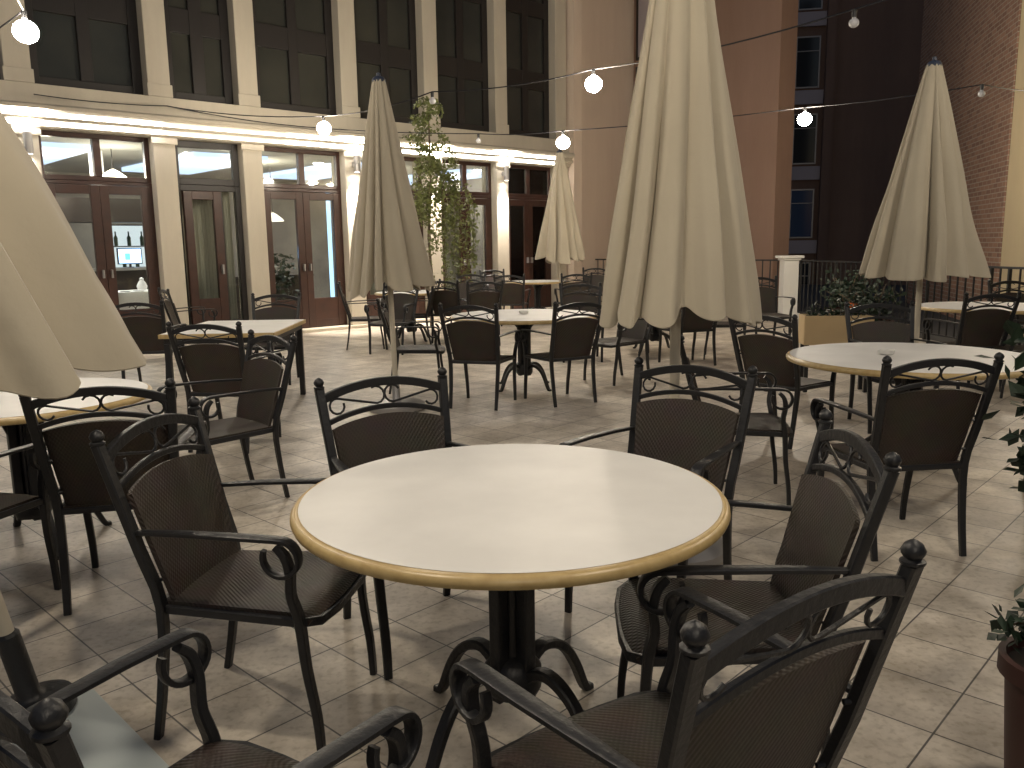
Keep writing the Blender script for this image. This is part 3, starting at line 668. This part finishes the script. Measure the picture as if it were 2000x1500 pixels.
# ------------------------------------------------------------ closed umbrellas
def umbrella(x, y, rt_, seed, label, zt=2.95, zb=1.06, tilt=(0, 0), ph=0, nf=11, dz=.10, depth=.36, base_r=.26, base_m='grey', flare=.95):
    rnd = random.Random(seed); root = empty('closed_umbrella', (x, y, 0)); tag(root, label, 'umbrella', 'closed cream umbrellas on the terrace')
    root.rotation_euler = (tilt[0], tilt[1], 0)
    phs = [rnd.uniform(-.22, .22) for _ in range(nf)]; am = [rnd.uniform(.55, 1.3) for _ in range(nf)]
    cuts = [rnd.choice((.6, .8, 1.1, 1.45))*rnd.uniform(.9, 1.1) for _ in range(nf)]; tot = sum(cuts); cuts = [c/tot for c in cuts]; cum = [0]
    for c in cuts: cum.append(cum[-1]+c)
    def can(u, v):
        t = 1-v; i = 0
        while i < nf-1 and u >= cum[i+1]: i += 1
        fr = min(1, (u-cum[i])/cuts[i]); a_ = am[i]; wdt = cuts[i]*2*math.pi
        pk = .62+.7*phs[i]; q = fr/pk if fr < pk else (1-fr)/(1-pk)
        g = q*q*(3-2*q)                                          # flap: slow rise, quick fold back under
        over = (.62*wdt*g*a_*max(0, fr-.12))*min(1, .25+t)
        sub = (.16*math.sin(fr*math.pi*3+phs[i]*8+2.5*t)+.07*math.cos(fr*math.pi*7+phs[i]*20-3*t))*g+.05*math.sin(14*t+i*2+fr*3)*g
        rr = .050+(rt_-.050)*(t**flare)
        d = depth*a_*min(1, .35+t*.9)
        r = rr*(1-d*.75+d*(g+sub*t)+.02*math.sin(7*t+i))
        hem = zb+dz*(.5-.75*g*a_+1.6*(phs[i]*(1-fr)+phs[(i+1) % nf]*fr)+.25*math.cos(2*math.pi*u*2+seed)+.12*math.sin(fr*9+i))
        z = zt-(zt-hem)*t
        tw = 2*math.pi*u+ph+over+.18*t*math.sin(seed)+.03*math.sin(5*t+i)
        return (r*math.cos(tw), r*math.sin(tw), z)
    o = MB().sheet(can, 330, 44, -.004, wrap=True).build('canopy', MT['canvas'], root, smooth=True)
    hb = MB().tube([can(q/330, 0.0) for q in range(330)], .0045, 5, closed=True).build('hem', MT['canvas'], root, smooth=True)
    MB().lathe([(.05, zt-.025), (.058, zt-.02), (.058, zt+.0), (.045, zt+.02), (.02, zt+.03), (.018, zt+.055), (.001, zt+.06)], 20).build('cap', MT['cap'], root, smooth=True)
    MB().lathe([(.024, .05), (.024, zt-.01)], 16).build('pole', MT['pole'], root, smooth=True)
    for k in range(8):
        a = 2*math.pi*k/8; MB().sweep([(.05*math.cos(a), .05*math.sin(a), zt-.08), (.10*math.cos(a), .10*math.sin(a), zb+.35)], RECT(.006, .009)).build('rib', MT['pole'], root)
    if 1:
        MB().lathe([(base_r-.01, 0), (base_r, .01), (base_r, .045), (base_r-.03, .06), (.05, .07), (.035, .09), (.035, .30), (.026, .31)], 32).build('base', MT[base_m], root, smooth=True)
    return root
umbrella(xat(772, 7.35), 7.35, .36, 3, 'slim closed umbrella left of centre with a dark blue cap and long pole in view', ph=.4, zt=2.84, zb=1.10, tilt=(0, R(-1.0)))
umbrella(.745, 3.75, .33, 5, 'big closed umbrella right of centre reaching out of the top of the picture', ph=1.0, zb=1.11, dz=.09)
umbrella(-1.52, 2.42, .55, 33, 'huge closed umbrella filling the left edge of the picture', ph=.2, zb=1.04, tilt=(R(8), R(-7)), dz=.11, depth=.32, nf=15, base_r=.12, base_m='iron', flare=.86)
umbrella(3.46, 7.05, .43, 12, 'closed umbrella on the right before the brick building, one side lit white', ph=2.2, depth=.42, zb=1.14, dz=.05, zt=2.84)
umbrella(.935, 15.6, .43, 15, 'small looking far umbrella before the peach wall', ph=.9, zb=1.15, zt=3.1)

# ------------------------------------------------------------ string lights
M_lit = emit_mat('lit_bulb', (1, .87, .69), BULB_L); M_unlit = mat('unlit_opal_bulb', (.6, .6, .62), .25)
M_cord = mat('black_cord', (.012, .012, .016), .6)
def bulb(p, lit, label):
    e = empty('string_bulb', p); tag(e, label, 'light bulb', 'bulbs on the string lights')
    k = 2.0 if lit else 1.0
    MB().lathe([(.001, .0), (.020, .0), (.022, -.02), (.019, -.065), (.001, -.065)], 14).build('socket', MT['iron'], e, smooth=True)
    r_ = .098 if lit else .042  # lit globes enlarged, their size stands for the glow around them
    pf = [(.001, -.0655), (.016, -.066), (.018, -.075)]+[(r_*math.sin(R(q)), -.068-r_-r_*.93*math.cos(R(q))+.0) for q in range(165, -1, -15)][:-1]+[(.001, -.068-r_*1.93)]
    MB().lathe(pf, 24).build('glass', M_lit if lit else M_unlit, e, smooth=True)
def string(pts, sag, label, name='overhead_cable'):
    path = []
    for i in range(len(pts)-1):
        a, b = Vector(pts[i]), Vector(pts[i+1]); n = 10
        for k in range(n+(i == len(pts)-2)):
            t_ = k/n; q = a.lerp(b, t_); q.z -= sag*4*t_*(1-t_); path.append(q)
    o = MB().tube(path, .0075, 6).build(name, M_cord); tag(o, label, 'cord', 'black cords of the string lights')
s1 = [tuple(fw_(-3.15, .35, 3.52)), (-2.6, 12.15, 3.27), (-.95, 10.91, 3.36), (1.0, 10.09, 3.44), (2.93, 7.4, 3.36), (4.6, 4.6, 3.62)]
string(s1, .06, 'black cord carrying the nearer row of bulbs across the terrace')
s2 = [tuple(fw_(-4.9, .35, 3.5)), tuple(fw_(-3.15, .36, 3.52)), tuple(fw_(-1.0, .40, 3.40)), (-.48, 13.79, 3.21), (.79, 12.44, 3.06), (4.27, 12.4, 3.33), (5.79, 10.57, 3.29), (7.6, 11.93, 3.42), (8.3, 12.45, 3.46)]
string(s2, .03, 'black cord carrying the farther row of bulbs')
s3 = [(-7.2, 10.9, 3.8), (-4.0, 7.3, 3.42), (-2.6, 4.0, 3.60), (-1.3, 1.6, 3.66), (1.6, 1.3, 3.66), (4.6, 4.6, 3.66)]
string([(-1.3, 1.6, 3.66), (.35, -1.9, 3.60), (2.5, -4.5, 3.8)], .05, 'added unseen black cord running back over the camera position')  # added to carry the unseen bulb behind the camera
string(s3, .05, 'black cord over the left side of the terrace, mostly above the picture')
for (p, lit, lb) in [
    ((-2.6, 12.15, 3.27), 1, 'lit bulb over the third doorway, left of the slim umbrella'),
    ((-.95, 10.91, 3.36), 0, 'unlit white bulb hanging at the top of the creeper'),
    ((1.0, 10.09, 3.44), 1, 'brightest round lit bulb left of the big umbrella'),
    ((2.93, 7.4, 3.36), 0, 'unlit bulb hanging high before the dark apartment block'),
    ((-.48, 13.79, 3.21), 0, 'small bulb just below the cornice right of the creeper'),
    ((.79, 12.44, 3.06), 1, 'lit bulb over the small far umbrella'),
    ((4.27, 12.4, 3.33), 1, 'lit bulb right of the big umbrella before the dark block'),
    ((5.79, 10.57, 3.29), 0, 'unlit bulb hanging before the brick building at the right'),
    ((-4.0, 7.3, 3.42), 1, 'large lit bulb in the top left corner'),
    ((-1.3, 1.6, 3.66), 1, 'added unseen lit bulb above the picture over the front left chairs'),  # from here down: unseen bulbs added to light tables, umbrellas and brick wall
    ((.35, -1.9, 3.60), 1, 'added unseen lit bulb behind the camera position'),
    ((-2.6, 4.0, 3.60), 1, 'added unseen lit bulb above the picture over the left round table'),
    ((1.6, 1.3, 3.66), 1, 'added unseen lit bulb above the picture over the front right chair'),
    ((7.6, 11.93, 3.42), 1, 'added unseen lit bulb beyond the right edge of the picture near the ochre wall'),
    ((4.6, 4.6, 3.62), 1, 'added unseen lit bulb above the picture over the right round table')]:
    bulb(p, lit, lb)

# ------------------------------------------------------------ plants
rnd = random.Random(4)
vine = empty('creeper', tuple(fw_(1.0, 1.2, 0))); tag(vine, 'green creeper hanging in front of the facade beside the slim umbrella', 'creeper')
vine.rotation_euler = (0, 0, rot_f)
lm = MB(); pts = []
blobs = [(0, 0, 3.75, .30, .22), (-.12, 0, 3.35, .42, .35), (.15, 0, 3.0, .40, .40), (.05, 0, 2.55, .42, .4), (.32, .05, 2.4, .32, .35), (-.1, 0, 2.1, .3, .35), (.4, 0, 2.85, .25, .25), (.3, 0, 1.95, .25, .4)]
for (bx, by, bz, rr, rz_) in blobs:
    for _ in range(int(520*rr/.3)):
        d = Vector((rnd.gauss(0, 1), rnd.gauss(0, .6), rnd.gauss(0, 1))); d = d.normalized()*rnd.random()**.45
        p = Vector((bx+d.x*rr, by+d.y*rr*.7, bz+d.z*rz_))
        if noise.noise(p*4.5) > -.05: pts.append(p)
stems = MB()
for (sx, zt_, zb_) in ((-.25, 3.2, 1.9), (-.05, 3.0, .9), (.1, 3.0, 1.4), (.28, 2.8, .7), (.5, 2.7, 1.2), (.62, 2.6, .5), (.8, 2.5, .35), (.95, 2.3, 1.1)):
    path = []; n = 24; x_ = sx; ph_ = rnd.random()*6
    for k in range(n+1):
        z = zt_+(zb_-zt_)*k/n; xx = sx+.05*math.sin(k*.5+ph_); yy = .05*math.cos(k*.4+ph_); path.append((xx, yy, z))
        for _ in range(14):
            if rnd.random() < .8: pts.append(Vector((xx+rnd.gauss(0, .045), yy+rnd.gauss(0, .045), z+rnd.gauss(0, .04))))
    stems.tube(path, .006, 5, hint=(1, 0, 0))
trunk = [(0.0, .1, 0), (.05, .1, .8), (-.02, .08, 1.6), (.04, .05, 2.4), (0, 0, 3.3), (0, 0, 3.8)]
stems.tube(trunk, .022, 8, hint=(1, 0, 0), scales=[1.4, 1.2, 1, .9, .7, .4])
leaf_cloud(lm, pts, .08, rnd)
lm.build('leaves', MT['leaf'], vine); stems.build('stem', MT['bark'], vine, smooth=True)

def potted(x, y, label, r=.16, h=.42, foliage=(.22, .3), mat_pot='terra', n=500, leafm='leafdark', size=.07, name='potted_plant'):
    e = empty(name, (x, y, 0)); tag(e, label, 'potted plant')
    MB().lathe([(r*.72, 0), (r*.75, .01), (r*.95, h-.05), (r*1.08, h-.045), (r*1.08, h), (r*.95, h), (r*.93, h-.03), (.001, h-.03)], 28).build('pot', MT[mat_pot], e, smooth=True)
    MB().lathe([(.001, h-.035), (r*.94, h-.035), (r*.94, h-.025), (.001, h-.02)], 20).build('soil', MT['soil'], e)
    rn = random.Random(int(x*100)); ps = []
    stm = MB()
    for k in range(9):
        a = rn.random()*6.28; rr = foliage[0]*rn.uniform(.3, 1); tip = Vector((rr*math.cos(a), rr*math.sin(a), h+foliage[1]*rn.uniform(.6, 1.9)))
        pth = [Vector((0, 0, h-.03)).lerp(tip, q/6)+Vector((0, 0, .05*math.sin(q/6*3.14))) for q in range(7)]; stm.tube(pth, .006, 5, hint=(1, .2, 0))
        for q in range(n//9): t_ = rn.uniform(.25, 1.05); k_ = foliage[0]*.2; ps.append(Vector((0, 0, h)).lerp(tip, t_)+Vector((rn.gauss(0, k_), rn.gauss(0, k_), rn.gauss(0, k_))))
    stm.build('stem', MT['bark'], e); lb_ = MB(); leaf_cloud(lb_, ps, size, rn); lb_.build('leaves', MT[leafm], e)
potted(1.325, 1.86, 'small green plant in a reddish brown pot at the bottom right corner', r=.13, h=.44, foliage=(.12, .06), n=420, size=.042)
potted(2.52, 3.55, 'dark leafy plant at the right edge with a few pale green leaves', r=.15, h=.30, foliage=(.34, .42), n=900, size=.10)
potted(5.2, 12.9, 'dark shrub in a pot behind the beige planter, left of it', r=.25, h=.4, foliage=(.45, .3), n=500, size=.09)
potted(4.75, 10.9, 'dark bushy shrub behind the beige planter, nearer the umbrella', r=.25, h=.4, foliage=(.45, .25), n=450, size=.09)
# beige trough on legs with flowers
tr = empty('planter_box', (3.12, 7.95, 0), R(-6)); tag(tr, 'beige rectangular planter box on dark legs behind the right round table', 'planter')
mb = MB().box(-.32, .32, -.12, -.10, .46, .74).box(-.32, .32, .10, .12, .46, .74).box(-.32, -.30, -.0999, .0999, .46, .74).box(.30, .32, -.0999, .0999, .46, .74).box(-.2999, .2999, -.0999, .0999, .46, .49)
mb.build('trough', MT['beige'], tr, bevel=.006)
for sx in (-.28, .28):
    for sy in (-.08, .08): MB().box(sx-.018, sx+.018, sy-.018, sy+.018, 0, .459).build('leg', MT['iron'], tr)
MB().box(-.299, .299, -.099, .099, .491, .70).build('soil', MT['soil'], tr)
rn = random.Random(2); lb_ = MB(); leaf_cloud(lb_, [Vector((rn.uniform(-.28, .28), rn.uniform(-.09, .09), .72+abs(rn.gauss(0, .05)))) for _ in range(240)], .05, rn); lb_.build('leaves', MT['leafdark'], tr)
fl_ = MB(); leaf_cloud(fl_, [Vector((rn.uniform(.08, .2), rn.uniform(-.06, .06), .80+rn.uniform(0, .05))) for _ in range(14)], .035, rn); fl_.build('flowers', MT['orange'], tr)
# thin pale slab at the lower left, for a pale patch of unknown cause
sl = MB().box(-.30, .30, -.30, .30, .0, .02).build('pale_patch_slab', MT['slab'], bevel=.004); sl.location = (-1.40, 2.12, .001); sl.rotation_euler = (0, 0, R(-45)); tag(sl, kind='structure')
